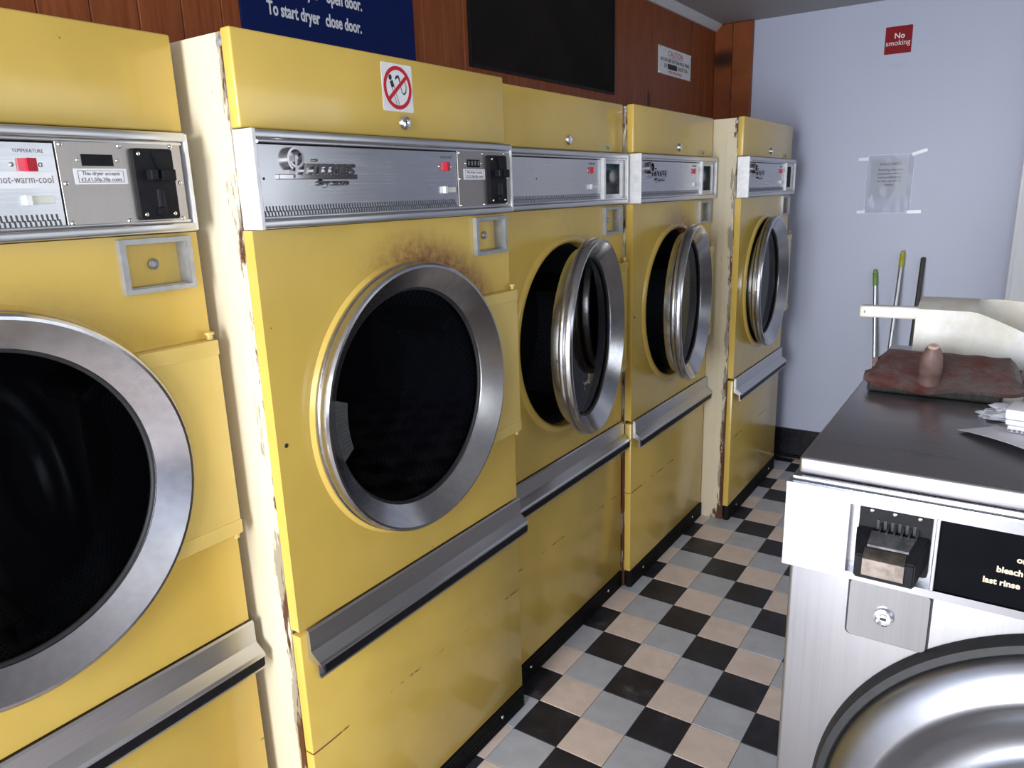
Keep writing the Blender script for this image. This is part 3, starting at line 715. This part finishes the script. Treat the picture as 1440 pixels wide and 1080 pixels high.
# ------------------------------------------------------------------ washing machine
def make_washer():
    X0, X1 = 0.874, 1.726; YW = -0.517; YBk = 0.36; cx, cz = 1.30, 0.666
    r = thing('washing_machine', 'stainless steel front-loading washing machine with cluttered top, at right', 'washer', (X0, YW, 0))
    def P(x, y, z): return (x-X0, y-YW, z)
    def sl(a, b, bev=0.002, seg=2): return slab(P(*a), P(*b), bev, seg)
    obj('body', sl((X0+0.006, YW, 0.02), (X1-0.006, YBk-0.01, 1.165), 0.006, 3), 'washer_steel', r, smooth=35)
    obj('lid', sl((X0+0.011, YW-0.006, 1.1745), (X1-0.011, YBk, 1.200), 0.005, 3), 'washer_top', r, smooth=35)
    obj('lid_bead', sl((X0+0.004, YW-0.012, 1.1655), (X1-0.004, YBk-0.004, 1.1735), 0.003), 'steel', r, smooth=35)
    # fascia with a deep recess for the coin slide
    zt, zb = 1.166, 1.038
    yo, yi = YW-0.022, YW-0.001
    fa = obj('fascia', frame_prism([(X0-X0, zb), (X1-X0, zb), (X1-X0, zt), (X0-X0, zt)], [(0.959-X0, 1.049), (1.640-X0, 1.049), (1.640-X0, 1.150), (0.959-X0, 1.150)], yo-YW, yi-YW, 'y'), 'fascia', r)
    obj('recess_back', sl((0.955, YW-0.004, 1.046), (1.066, YW-0.0005, 1.153), 0), 'fascia', fa)
    obj('divider', sl((1.0625, yo-0.001, 1.048), (1.0675, YW, 1.151), 0.001), 'fascia', fa)
    pan = obj('programme_panel', sl((1.0675, yo+0.003, 1.0495), (1.640, YW, 1.1495), 0.001), 'gloss_black', r)
    for s_, x_, z_ in (('or', 1.1520, 1.1155), ('bleach', 1.1325, 1.0980), ('last rinse', 1.1195, 1.0805)):
        text('lettering', s_, 0.0112, 'gold', pan, P(x_, yo+0.0026, z_), '-y', 'LEFT', 0.98, 0.0002, 0.0, 0.0004)
    # coin slide: plate, comb of slots, projecting tongue with a polished nose
    cs = obj('coin_slide', prism(rrect(0.970-X0, 1.058-X0, 1.058, 1.149, 0.005), yo+0.012-YW, YW-0.002-YW, 'y'), 'black', r)
    for x_ in (0.985, 1.013, 1.043):
        o = screw(cs, 0, 0, 0, 0.0035); o.location = P(x_, yo+0.012, 1.141); o.rotation_euler = (0, 0, -PI/2)
    y_b, y_f = yo+0.012, yo-0.030
    def tongue(x0, x1, xa, xb, zb0, zf0, thick):       # x-range at the back and at the front, top height back/front
        bm = B()
        v = [bm.verts.new(P(*c)) for c in ((x0, y_b, zb0), (x1, y_b, zb0), (xb, y_f, zf0), (xa, y_f, zf0), (x0, y_b, zb0-thick), (x1, y_b, zb0-thick), (xb, y_f, zf0-thick), (xa, y_f, zf0-thick))]
        for q in ((0, 1, 2, 3), (7, 6, 5, 4), (0, 4, 5, 1), (1, 5, 6, 2), (2, 6, 7, 3), (3, 7, 4, 0)): bm.faces.new([v[k] for k in q])
        bmesh.ops.bevel(bm, geom=list(bm.edges), offset=0.002, segments=2, affect='EDGES')
        return bm
    obj('slide_tongue', tongue(0.968, 1.058, 0.974, 1.046, 1.117, 1.092, 0.034), 'black', cs, smooth=30)
    obj('slide_nose', tongue_nose(P, y_f), 'nose', cs, smooth=30)
    for k in range(6):
        x_ = 0.994+k*0.0088
        obj('coin_slot', sl((x_-0.0018, yo+0.0105, 1.114), (x_+0.0018, yo+0.013, 1.130), 0), 'ink', cs)
        obj('coin_tooth', tube([P(x_+0.0044, yo+0.011, 1.124), P(x_+0.0034, yo-0.002, 1.1165)], 0.0017, 6), 'slide_metal', cs)
    obj('coin_bed', coin_bed(P, yo), 'slide_metal', cs)
    # service flap with lock
    fl = obj('service_flap_gap', prism(rrect(0.9625-X0, 1.0685-X0, 0.941, 1.0335, 0.008), -0.0006, 0.002, 'y'), 'ink', r)
    sf = obj('service_flap', prism(rrect(0.9655-X0, 1.0655-X0, 0.944, 1.0305, 0.007), -0.005, 0.002, 'y'), 'washer_steel', r)
    lk = obj('flap_lock', lathe([(0.0001, -0.010), (0.0045, -0.010), (0.0052, -0.0075), (0.009, -0.0075), (0.0098, -0.012), (0.0125, -0.011), (0.0135, -0.005), (0.0135, 0)], 1.0115-X0, 0.984, 'y', 32), 'chrome', sf, smooth=30)
    obj('lock_bit', slab((1.0115-X0-0.004, -0.0112, 0.9805), (1.0115-X0+0.004, -0.0096, 0.984), 0.0005), 'ink', sf)
    # door
    c0, c1 = cx-X0, cz
    obj('door_seal', lathe([(0.344, -0.016), (0.350, -0.022), (0.360, -0.020), (0.366, -0.008), (0.366, 0.004), (0.340, 0.004)], c0, c1, 'y', 128, loop=True), 'rubber', r, smooth=50)
    d = obj('door', lathe([(0.348, 0.0), (0.347, -0.020), (0.340, -0.030), (0.320, -0.040), (0.300, -0.046), (0.2945, -0.047), (0.289, -0.045), (0.270, -0.034), (0.245, -0.024), (0.222, -0.023), (0.208, -0.032), (0.200, -0.046), (0.194, -0.049), (0.188, -0.044), (0.186, -0.010), (0.190, 0.0)], c0, c1, 'y', 128, loop=True), 'door_steel', r, smooth=40)
    obj('door_window', lathe([(0.0001, 0.045), (0.06, 0.040), (0.12, 0.022), (0.165, -0.004), (0.187, -0.020), (0.187, -0.014), (0.165, 0.004), (0.12, 0.030), (0.0001, 0.052)], c0, c1, 'y', 64), 'glass', d, smooth=50)
    obj('plinth', sl((X0+0.03, YW+0.03, 0.0), (X1-0.03, YBk-0.04, 0.03), 0), 'black', r)
    return r
def tongue_nose(P, y_f):
    bm = B(); rows = []
    prof = [(y_f+0.014, 1.1000), (y_f+0.002, 1.0960), (y_f-0.004, 1.090), (y_f-0.004, 1.068), (y_f+0.004, 1.066)]
    for y, z in prof: rows.append([bm.verts.new(P(x, y, z)) for x in (0.984, 0.997, 1.010, 1.023, 1.034)])
    rows2 = [[bm.verts.new((v.co.x, v.co.y+0.003, v.co.z-0.003)) for v in r_] for r_ in rows]
    for k in range(len(rows)-1):
        for q in range(4):
            bm.faces.new((rows[k][q], rows[k][q+1], rows[k+1][q+1], rows[k+1][q])); bm.faces.new((rows2[k][q], rows2[k][q+1], rows2[k+1][q+1], rows2[k+1][q]))
    for k in range(len(rows)-1):
        for q in (0, 4): bm.faces.new((rows[k][q], rows[k+1][q], rows2[k+1][q], rows2[k][q]))
    for k in (0, len(rows)-1):
        for q in range(4): bm.faces.new((rows[k][q], rows[k][q+1], rows2[k][q+1], rows2[k][q]))
    return bm
def coin_bed(P, yo):
    bm = B()
    v = [bm.verts.new(P(*c)) for c in ((0.988, yo+0.002, 1.1165), (1.042, yo+0.002, 1.1165), (1.036, yo-0.016, 1.1035), (0.986, yo-0.016, 1.1035))]
    w_ = [bm.verts.new((q.co.x, q.co.y, q.co.z-0.004)) for q in v]
    bm.faces.new(v); bm.faces.new(w_)
    for k in range(4): bm.faces.new((v[k], v[(k+1) % 4], w_[(k+1) % 4], w_[k]))
    return bm
MAT['washer_steel'] = brushed('washer_brushed_steel', (0.27, 0.265, 0.27, 1), 0.32, 2, 0.008)
MAT['washer_steel'].node_tree.nodes['Principled BSDF'].inputs['Metallic'].default_value = 0.75
MAT['washer_top'] = brushed('washer_lid_steel', (0.50, 0.485, 0.50, 1), 0.30, 0, 0.004)
MAT['fascia'] = plain('satin_fascia', (0.42, 0.43, 0.455, 1), 0.25, 1.0, 0.02, 30)
MAT['door_steel'] = plain('satin_door_steel', (0.225, 0.23, 0.245, 1), 0.32, 1.0, 0.04, 20)
MAT['gloss_black'] = plain('gloss_black_panel', (0.004, 0.004, 0.006, 1), 0.2, 0, 0.1, 30, Specular_IOR_Level=0.03)
MAT['slide_metal'] = plain('dark_slide_metal', (0.10, 0.10, 0.105, 1), 0.4, 0.8, 0.3, 80)
MAT['gold'] = plain('pale_gold_lettering', (0.60, 0.50, 0.36, 1), 0.4, 0.2, 0.05, 60)
MAT['nose'] = plain('worn_slide_nose', (0.22, 0.19, 0.165, 1), 0.3, 1.0, 0.3, 60)
make_washer()

# ------------------------------------------------------------------ things on the washing machine
ZT = 1.2005
def broom_mat():
    s = N('red_brown_broom_plastic'); v = s.coord()
    a = s.noise(v, 18, 6, 0.7); b = s.noise(v, 60, 4)
    c = s.mix(s.ramp(a, 0.32, 0.66), (0.095, 0.022, 0.016, 1), (0.105, 0.080, 0.074, 1))
    s.set(c, 0.5); s.bump(s.math('ADD', a, b), 0.8, 0.004)
    return s.m
MAT['broom'] = broom_mat()
MAT['knob'] = plain('dusty_brown_socket', (0.135, 0.078, 0.066, 1), 0.55, 0, 0.25, 45, 0.3)
MAT['rawwood'] = plain('broken_raw_wood', (0.42, 0.29, 0.23, 1), 0.8, 0, 0.2, 60, 0.4)
MAT['bristle'] = plain('black_bristle', (0.012, 0.011, 0.010, 1), 0.7, 0, 0.4, 90)
br = thing('broom', 'red-brown broom head with broken handle stub, lying on washing machine', 'broom', (1.010, -0.06, ZT))
bm = B(); secs = []
nS = 28
for k in range(nS+1):
    t = k/nS; x = -0.112 + 0.250*t
    e = min(t, 1-t); tip = min(1.0, (e/0.10))**0.6 if e < 0.10 else 1.0
    scal = 0.010*math.exp(-((x+0.006)/0.022)**2) + 0.004*math.sin(t*PI*2.0)   # front edge bulges under the socket
    yf = -0.058 - scal + (1-tip)*0.020
    yb = 0.060 - 0.008*t
    zf = 0.020 + (1-tip)*0.004 - scal*0.35
    pr = [(yf+0.004, zf-0.008), (yf, zf), (yf+0.010, zf+0.008), (yf+0.040, zf+0.022*tip), (0.0, 0.047*tip+0.004), (yb-0.012, 0.056*tip+0.004), (yb, 0.058*tip+0.003), (yb+0.004, 0.040), (yb, 0.022), (0.0, 0.016)]
    secs.append([bm.verts.new((x + noise.noise(Vector((x*30, y*30, z*30)))*0.003, y, z + noise.noise(Vector((x*40, y*40, 5)))*0.0018)) for y, z in pr])
for k in range(nS):
    for q in range(10): bm.faces.new((secs[k][q], secs[k][(q+1) % 10], secs[k+1][(q+1) % 10], secs[k+1][q]))
bm.faces.new(secs[0]); bm.faces.new(secs[-1])
obj('broom_block', bm, 'broom', br, smooth=50)
kt = Vector((0.04, -0.30, 0.95)).normalized()
p0 = Vector((-0.006, -0.040, 0.014))
obj('handle_socket', tube([p0 + kt*q for q in (0, 0.010, 0.022, 0.030, 0.034, 0.048, 0.066, 0.078, 0.084)], [0.020, 0.0195, 0.0175, 0.0165, 0.0185, 0.0185, 0.0165, 0.0125, 0.0095], 24), 'knob', br, smooth=40)
obj('broken_stub', tube([p0 + kt*q for q in (0.080, 0.0855, 0.0875)], [0.0098, 0.0092, 0.007], 16), 'rawwood', br, smooth=40)
bs = B()
for k in range(900):
    x = random.uniform(-0.104, 0.104); y = random.uniform(-0.054, 0.05)
    h = random.uniform(0.014, 0.022); dx, dy = random.uniform(-0.005, 0.005), random.uniform(-0.007, 0.003)
    a = bs.verts.new((x-0.0009, y, h)); b = bs.verts.new((x+0.0009, y, h)); c = bs.verts.new((x+dx, y+dy, 0.0004)); bs.faces.new((a, b, c))
box(bs, (-0.104, -0.050, 0.0005), (0.106, 0.052, 0.018), 0.004)
obj('bristles', bs, 'bristle', br, kind='stuff')

# cream dustpan scoop behind the broom head
s = N('stained_cream_plastic'); v = s.coord()
c = s.mix(s.ramp(s.noise(v, 9, 6, 0.7), 0.35, 0.7), (0.60, 0.56, 0.46, 1), (0.76, 0.76, 0.74, 1))
vs_ = s.coord(scale=(4, 4, 22), rot=(0, 0.6, 0))
c = s.mix(s.math('MULTIPLY', s.ramp(s.noise(vs_, 1.3, 6, 0.7), 0.66, 0.72), 0.5), c, (0.10, 0.09, 0.08, 1))
s.set(c, 0.45); s.b.inputs['Subsurface Weight'].default_value = 0.0
MAT['cream_plastic'] = s.m
dp = thing('dustpan', 'dirty cream plastic dustpan with stub handle, behind the broom head', 'dustpan', (0.952, 0.12, ZT+0.004))
bm = B(); L = 0.33; nL = 22
rows = []
for k in range(nL+1):
    t = k/nL; x = L*t
    hn = 0.116 - max(0, t-0.30)**1.15*0.165 ; hn = max(hn, 0.012)          # near wall drops towards the mouth
    hf = 0.122 - 0.030*max(0, t-0.45)
    rd = 0.004 + 0.012*(1-abs(1-2*min(t, .5)))
    wy = 0.165 + 0.02*t
    pr = [(0.0+0.012, hn), (0.004, hn*0.75), (0.0, hn*0.4), (0.003, 0.012), (0.016, 0.001), (wy*0.5, 0.0), (wy-0.014, 0.001), (wy, 0.014), (wy, hf*0.5), (wy-0.005, hf)]
    rows.append([bm.verts.new((x, y, z)) for y, z in pr])
for k in range(nL):
    for q in range(9): bm.faces.new((rows[k][q], rows[k][q+1], rows[k+1][q+1], rows[k+1][q]))
# hood over the handle end
hood = []
for k in range(0, 8):
    a, b = rows[k][0].co, rows[k][9].co
    hood.append([rows[k][0]] + [bm.verts.new(a.lerp(b, q/4) + Vector((0, 0, 0.010*math.sin(PI*q/4)))) for q in (1, 2, 3)] + [rows[k][9]])
for k in range(7):
    for q in range(4): bm.faces.new((hood[k][q], hood[k][q+1], hood[k+1][q+1], hood[k+1][q]))
bm.faces.new(rows[0] + [hood[0][3], hood[0][2], hood[0][1]])
bmesh.ops.recalc_face_normals(bm, faces=bm.faces)
bmesh.ops.solidify(bm, geom=list(bm.faces), thickness=0.003)
for v in bm.verts: v.co.z = max(v.co.z, -0.003); v.co.y = max(v.co.y, -0.003)
obj('pan', bm, 'cream_plastic', dp, smooth=45)
bm = B(); box(bm, (-0.108, 0.010, 0.094), (0.006, 0.034, 0.119), 0.005, 3)
for v in bm.verts: v.co.z += v.co.x*0.02; v.co.y += v.co.x*-0.05
obj('handle', bm, 'cream_plastic', dp, smooth=40)
obj('hanging_hole', lathe([(0.0001, 0.0148), (0.0032, 0.0148)], -0.096, 0.1045, 'y', 12), 'grey_ink', dp)

# paper sheet, packet, tissue and plastic bag at the right edge
bm = B(); g = []
cor = [Vector((1.064, -0.300)), Vector((1.112, -0.243)), Vector((1.290, -0.330)), Vector((1.242, -0.478))]
for a in range(9):
    row = []
    for b in range(9):
        u, v = a/8, b/8
        p = cor[0]*(1-u)*(1-v) + cor[3]*u*(1-v) + cor[1]*(1-u)*v + cor[2]*u*v
        z = 0.0006 + 0.012*(1-v)**2*(0.25+0.75*math.sin(PI*min(u*1.3, 1)*0.6)) + 0.0015*math.sin(u*6)
        row.append(bm.verts.new((p.x-1.15, p.y+0.33, z)))
    g.append(row)
for a in range(8):
    for b in range(8): bm.faces.new((g[a][b], g[a+1][b], g[a+1][b+1], g[a][b+1]))
bmesh.ops.recalc_face_normals(bm, faces=bm.faces); bmesh.ops.solidify(bm, geom=list(bm.faces), thickness=0.0004)
MAT['paper'] = plain('white_paper', (0.74, 0.74, 0.80, 1), 0.6, 0, 0.02, 8)
ps = obj('paper_sheet', bm, 'paper', smooth=60, loc=(1.15, -0.33, ZT))
tag(ps, 'white sheet of paper lying by the packet on washing machine', 'paper')
pk = thing('paper_packet', 'small white packet in layers, on the paper at right edge', 'packet', (1.165, -0.262, ZT+0.004))
for z0, z1, dx, nm in ((0.0, 0.011, 0.004, 'packet_base'), (0.0115, 0.020, 0.001, 'packet_layer'), (0.0205, 0.036, 0.0, 'packet_top')):
    bm = slab((-0.040+dx, -0.030+dx, z0), (0.055, 0.030, z1), 0.003, 2)
    bmesh.ops.rotate(bm, verts=bm.verts, cent=(0, 0, 0), matrix=Matrix.Rotation(-0.15, 3, 'Z'))
    obj(nm, bm, 'white', pk, smooth=40)
for k in range(7):
    o = obj('print_mark', slab((-0.034+k*0.0065, -0.0310-0.0009*0, 0.003), (-0.030+k*0.0065, -0.0302, 0.006), 0), 'grey_ink', pk)
    o.rotation_euler = (0, 0, -0.15)
def crumple(name, sx, sy, sz, seed, m, amp=0.35):
    bm = B(); bmesh.ops.create_icosphere(bm, subdivisions=4, radius=1)
    for v in bm.verts:
        n_ = noise.noise(v.co*1.6+Vector((seed, 0, 0)))*amp + abs(noise.noise(v.co*3.7+Vector((0, seed, 0))))*amp*0.8
        v.co *= 1 + n_ - amp*0.3
        v.co = Vector((v.co.x*sx, v.co.y*sy, max(0, v.co.z*sz + sz*0.55)))
    return bm
ti = obj('tissue_wad', crumple('tissue_wad', 0.030, 0.024, 0.014, 3.1, 'paper', 0.3), 'paper', smooth=25, loc=(1.172, -0.240, ZT+0.040))
tag(ti, 'crumpled pale tissue resting on top of the white packet', 'tissue')
MAT['bagfilm'] = plain('milky_plastic_bag', (0.55, 0.57, 0.63, 1), 0.22, 0, 0.15, 30)
pb = obj('plastic_bag', crumple('plastic_bag', 0.062, 0.038, 0.014, 9.4, 'bagfilm', 0.45), 'bagfilm', smooth=20, loc=(1.148, -0.185, ZT))
tag(pb, 'crumpled milky plastic bag between the broom head and packet', 'bag')

# ------------------------------------------------------------------ signs and wall fittings
MAT['blue'] = plain('navy_blue_sign', (0.0025, 0.010, 0.075, 1), 0.45, 0, 0.05, 6, Specular_IOR_Level=0.12)
MAT['signwhite'] = plain('white_sign_lettering', (0.62, 0.64, 0.70, 1), 0.5, 0, 0.03, 30)
bs_ = obj('blue_sign', slab((0, -0.298, -0.22), (0.006, 0.298, 0.22), 0.001), 'blue', loc=(-0.4168, -0.085, 2.110))
tag(bs_, 'navy blue sign with white dryer instructions, on the planks', 'sign')
text('lettering', 'To start dryer', 0.042, 'signwhite', bs_, (0.0065, -0.224, -0.096), xs=0.66, ext=0.0003, bold=0.0011, align='LEFT')
text('lettering', 'close door.', 0.042, 'signwhite', bs_, (0.0065, 0.083, -0.096), xs=0.66, ext=0.0003, bold=0.0011, align='RIGHT')
text('lettering', 'To stop dryer - open door.', 0.042, 'signwhite', bs_, (0.0065, 0.090, -0.040), xs=0.66, ext=0.0003, bold=0.0011, align='RIGHT')

s = N('black_vent_mesh'); v = s.coord(rot=(0.6, 0, 0), scale=(160, 160, 160))
ck = s.n('ShaderNodeTexVoronoi'); ck.inputs['Randomness'].default_value = 0; ck.inputs['Scale'].default_value = 1; s.l(v, ck.inputs['Vector'])
hl = s.ramp(ck.outputs['Distance'], 0.35, 0.5)
s.set(s.mix(hl, (0.003, 0.003, 0.003, 1), s.mix(s.noise(s.coord(), 4, 5), (0.006, 0.0045, 0.004, 1), (0.024, 0.020, 0.018, 1))), 0.8); s.bump(hl, 0.5, 0.002); s.b.inputs['Specular IOR Level'].default_value = 0.1
MAT['mesh'] = s.m
vg = obj('vent_grille', slab((0, -0.511, -0.225), (0.004, 0.511, 0.225), 0.001), 'mesh', loc=(-0.4168, 0.994, 2.204))
tag(vg, 'large black mesh vent grille set in the wood planks', 'vent')
obj('vent_frame', frame_prism([(-0.516, -0.230), (0.516, -0.230), (0.516, 0.230), (-0.516, 0.230)], [(-0.507, -0.221), (0.507, -0.221), (0.507, 0.221), (-0.507, 0.221)], 0, 0.007), 'black', vg)

cs_ = obj('caution_sign', slab((0, -0.208, -0.062), (0.004, 0.208, 0.062), 0.001), 'white', loc=(-0.4168, 2.191, 2.1755))
tag(cs_, 'small white caution sign screwed to the wood planks', 'sign')
MAT['faded_red'] = plain('faded_red_ink', (0.42, 0.07, 0.07, 1), 0.5, 0, 0.05, 40)
text('lettering', 'CAUTION', 0.036, 'faded_red', cs_, (0.0044, 0.0, 0.036), xs=1.15, ext=0.0002)
obj('underline', slab((0.0038, -0.085, 0.0185), (0.0044, 0.085, 0.0205), 0), 'faded_red', cs_)
text('lettering', 'NYLON DRIP DRY MAN MADE FIBRES', 0.024, 'ink', cs_, (0.0044, 0.0, 0.004), xs=0.93, ext=0.0002)
text('lettering', 'DO', 0.026, 'ink', cs_, (0.0044, -0.125, -0.022), xs=0.9, ext=0.0002)
obj('print_block', slab((0.0038, -0.098, -0.034), (0.0044, 0.020, -0.010), 0), 'ink', cs_)
text('lettering', 'IN BUTTON', 0.026, 'ink', cs_, (0.0044, 0.095, -0.022), xs=0.9, ext=0.0002)
text('lettering', 'PRESS FOR LOW HEAT', 0.017, 'faded_red', cs_, (0.0044, 0.0, -0.047), xs=1.0, ext=0.0002)
for y, z in ((-0.2, 0.055), (0.2, 0.055), (-0.2, -0.055), (0.2, -0.055)): screw(cs_, y, z, 0.004, 0.004)

MAT['signred'] = plain('dark_red_sign', (0.25, 0.006, 0.012, 1), 0.5, 0, 0.04, 12, Specular_IOR_Level=0.15)
nsg = obj('no_smoking_sign', prism([(-0.060, -0.063), (0.060, -0.063), (0.060, 0.058), (0.056, 0.063), (-0.060, 0.063)], -0.002, 0.0, 'y'), 'signred', loc=(0.501, 2.7998, 2.250))
tag(nsg, 'red no smoking sign on the pale lilac far wall', 'sign')
text('lettering', 'No', 0.036, 'white', nsg, (0.004, -0.0024, 0.018), '-y', bold=0.0006, ext=0.0002)
text('lettering', 'smoking', 0.0350, 'white', nsg, (-0.001, -0.0030, -0.014), '-y', bold=0.0, ext=0.0006, xs=0.94)

# taped notice in a plastic sleeve
nt = thing('taped_notice', 'printed notice in a clear plastic sleeve taped to far wall', 'notice', (0.517, 2.7995, 1.562))
obj('notice_paper', slab((-0.090, -0.0010, -0.070), (0.090, -0.0004, 0.122), 0), 'noticepaper', nt)
bm = B(); g = []
for a in range(25):
    row = []
    for b in range(29):
        x = -0.108+0.216*a/24; z = -0.147+0.292*b/28
        wr = noise.noise(Vector((x*40, z*16, 2)))*0.004*max(0, 1-(z+0.147)/0.16) + noise.noise(Vector((x*18, z*18, 7)))*0.0012
        row.append(bm.verts.new((x, -0.004+min(0.002, wr), z)))
    g.append(row)
for a in range(24):
    for b in range(28): bm.faces.new((g[a][b], g[a+1][b], g[a+1][b+1], g[a][b+1]))
obj('plastic_sleeve', bm, 'film', nt, smooth=60)
obj('sleeve_edge', frame_prism([(-0.109, -0.148), (0.109, -0.148), (0.109, 0.146), (-0.109, 0.146)], [(-0.107, -0.146), (0.107, -0.146), (0.107, 0.144), (-0.107, 0.144)], -0.0046, -0.0004, 'y'), 'trimwhite', nt)
text('lettering', 'PLEASE NOTE', 0.0165, 'ink', nt, (0.0, -0.0013, 0.098), '-y', ext=0.0001, shear=0.15)
for k, s_ in enumerate(('Washing machine', 'customers always', 'have preference', 'to the use of the', 'driers.')):
    text('lettering', s_, 0.0165, 'ink', nt, (0.0, -0.0013, 0.070-k*0.0185), '-y', ext=0.0001, shear=0.15)
MAT['tape'] = plain('clear_tape', (0.74, 0.75, 0.80, 1), 0.25, 0, 0.03, 30)
for x, z, w_, a in ((-0.128, 0.128, 0.05, 0.0), (0.128, 0.150, 0.07, 0.30), (0.128, -0.142, 0.065, 0.02), (-0.122, -0.140, 0.04, 0.0)):
    o = obj('tape', slab((-w_/2, -0.0056, -0.008), (w_/2, -0.0048, 0.008), 0), 'tape', nt, loc=(x, 0, z)); o.rotation_euler = (0, -a, 0)

# mop handles leaning on the far wall
def pole(name, label, top, bot, r, mats, cap):
    o = thing(name, label, 'handle', bot)
    d = Vector(top)-Vector(bot); L = d.length; d.normalize()
    ce = L-0.085 if cap else L-0.012
    obj('shaft', tube([d*0.0, d*0.01, d*(L*0.5), d*ce], r, 14), mats[0], o, smooth=40)
    if cap:
        cg = obj('end_grip', tube([d*ce, d*(ce+0.004), d*(L-0.018), d*(L-0.012), d*L], [r*1.05, r*1.18, r*1.18, r*0.95, r*0.8], 14), mats[1], o, smooth=40)
        q = d*(L-0.012)
        obj('hanging_eye', lathe([(0.0001, q.y-r*1.0-0.0008), (0.0035, q.y-r*1.0-0.0008)], q.x, q.z, 'y', 10), 'white', o)
    else:
        obj('end_grip', tube([d*ce, d*(L-0.004), d*L], [r, r, r*0.6], 14), mats[1], o, smooth=40)
MAT['green'] = plain('green_plastic', (0.16, 0.30, 0.05, 1), 0.4, 0, 0.15, 40)
MAT['lime'] = plain('yellow_green_plastic', (0.42, 0.42, 0.03, 1), 0.4, 0, 0.15, 40)
MAT['darkpole'] = plain('dark_brown_pole', (0.045, 0.037, 0.034, 1), 0.5, 0, 0.2, 30)
pole('mop', 'shortest grey mop handle with green end, leaning on far wall', (0.492, 2.783, 1.123), (0.596, 2.63, 0.0), 0.0105, ('alu', 'green'), True)
pole('mop', 'tall grey mop handle with yellow-green end, leaning on far wall', (0.615, 2.783, 1.222), (0.608, 2.45, 0.0), 0.0108, ('alu', 'lime'), True)
pole('broom', 'dark brown broom handle leaning on wall, right of the mops', (0.711, 2.783, 1.191), (0.705, 2.45, 0.0), 0.0115, ('darkpole', 'darkpole'), False)
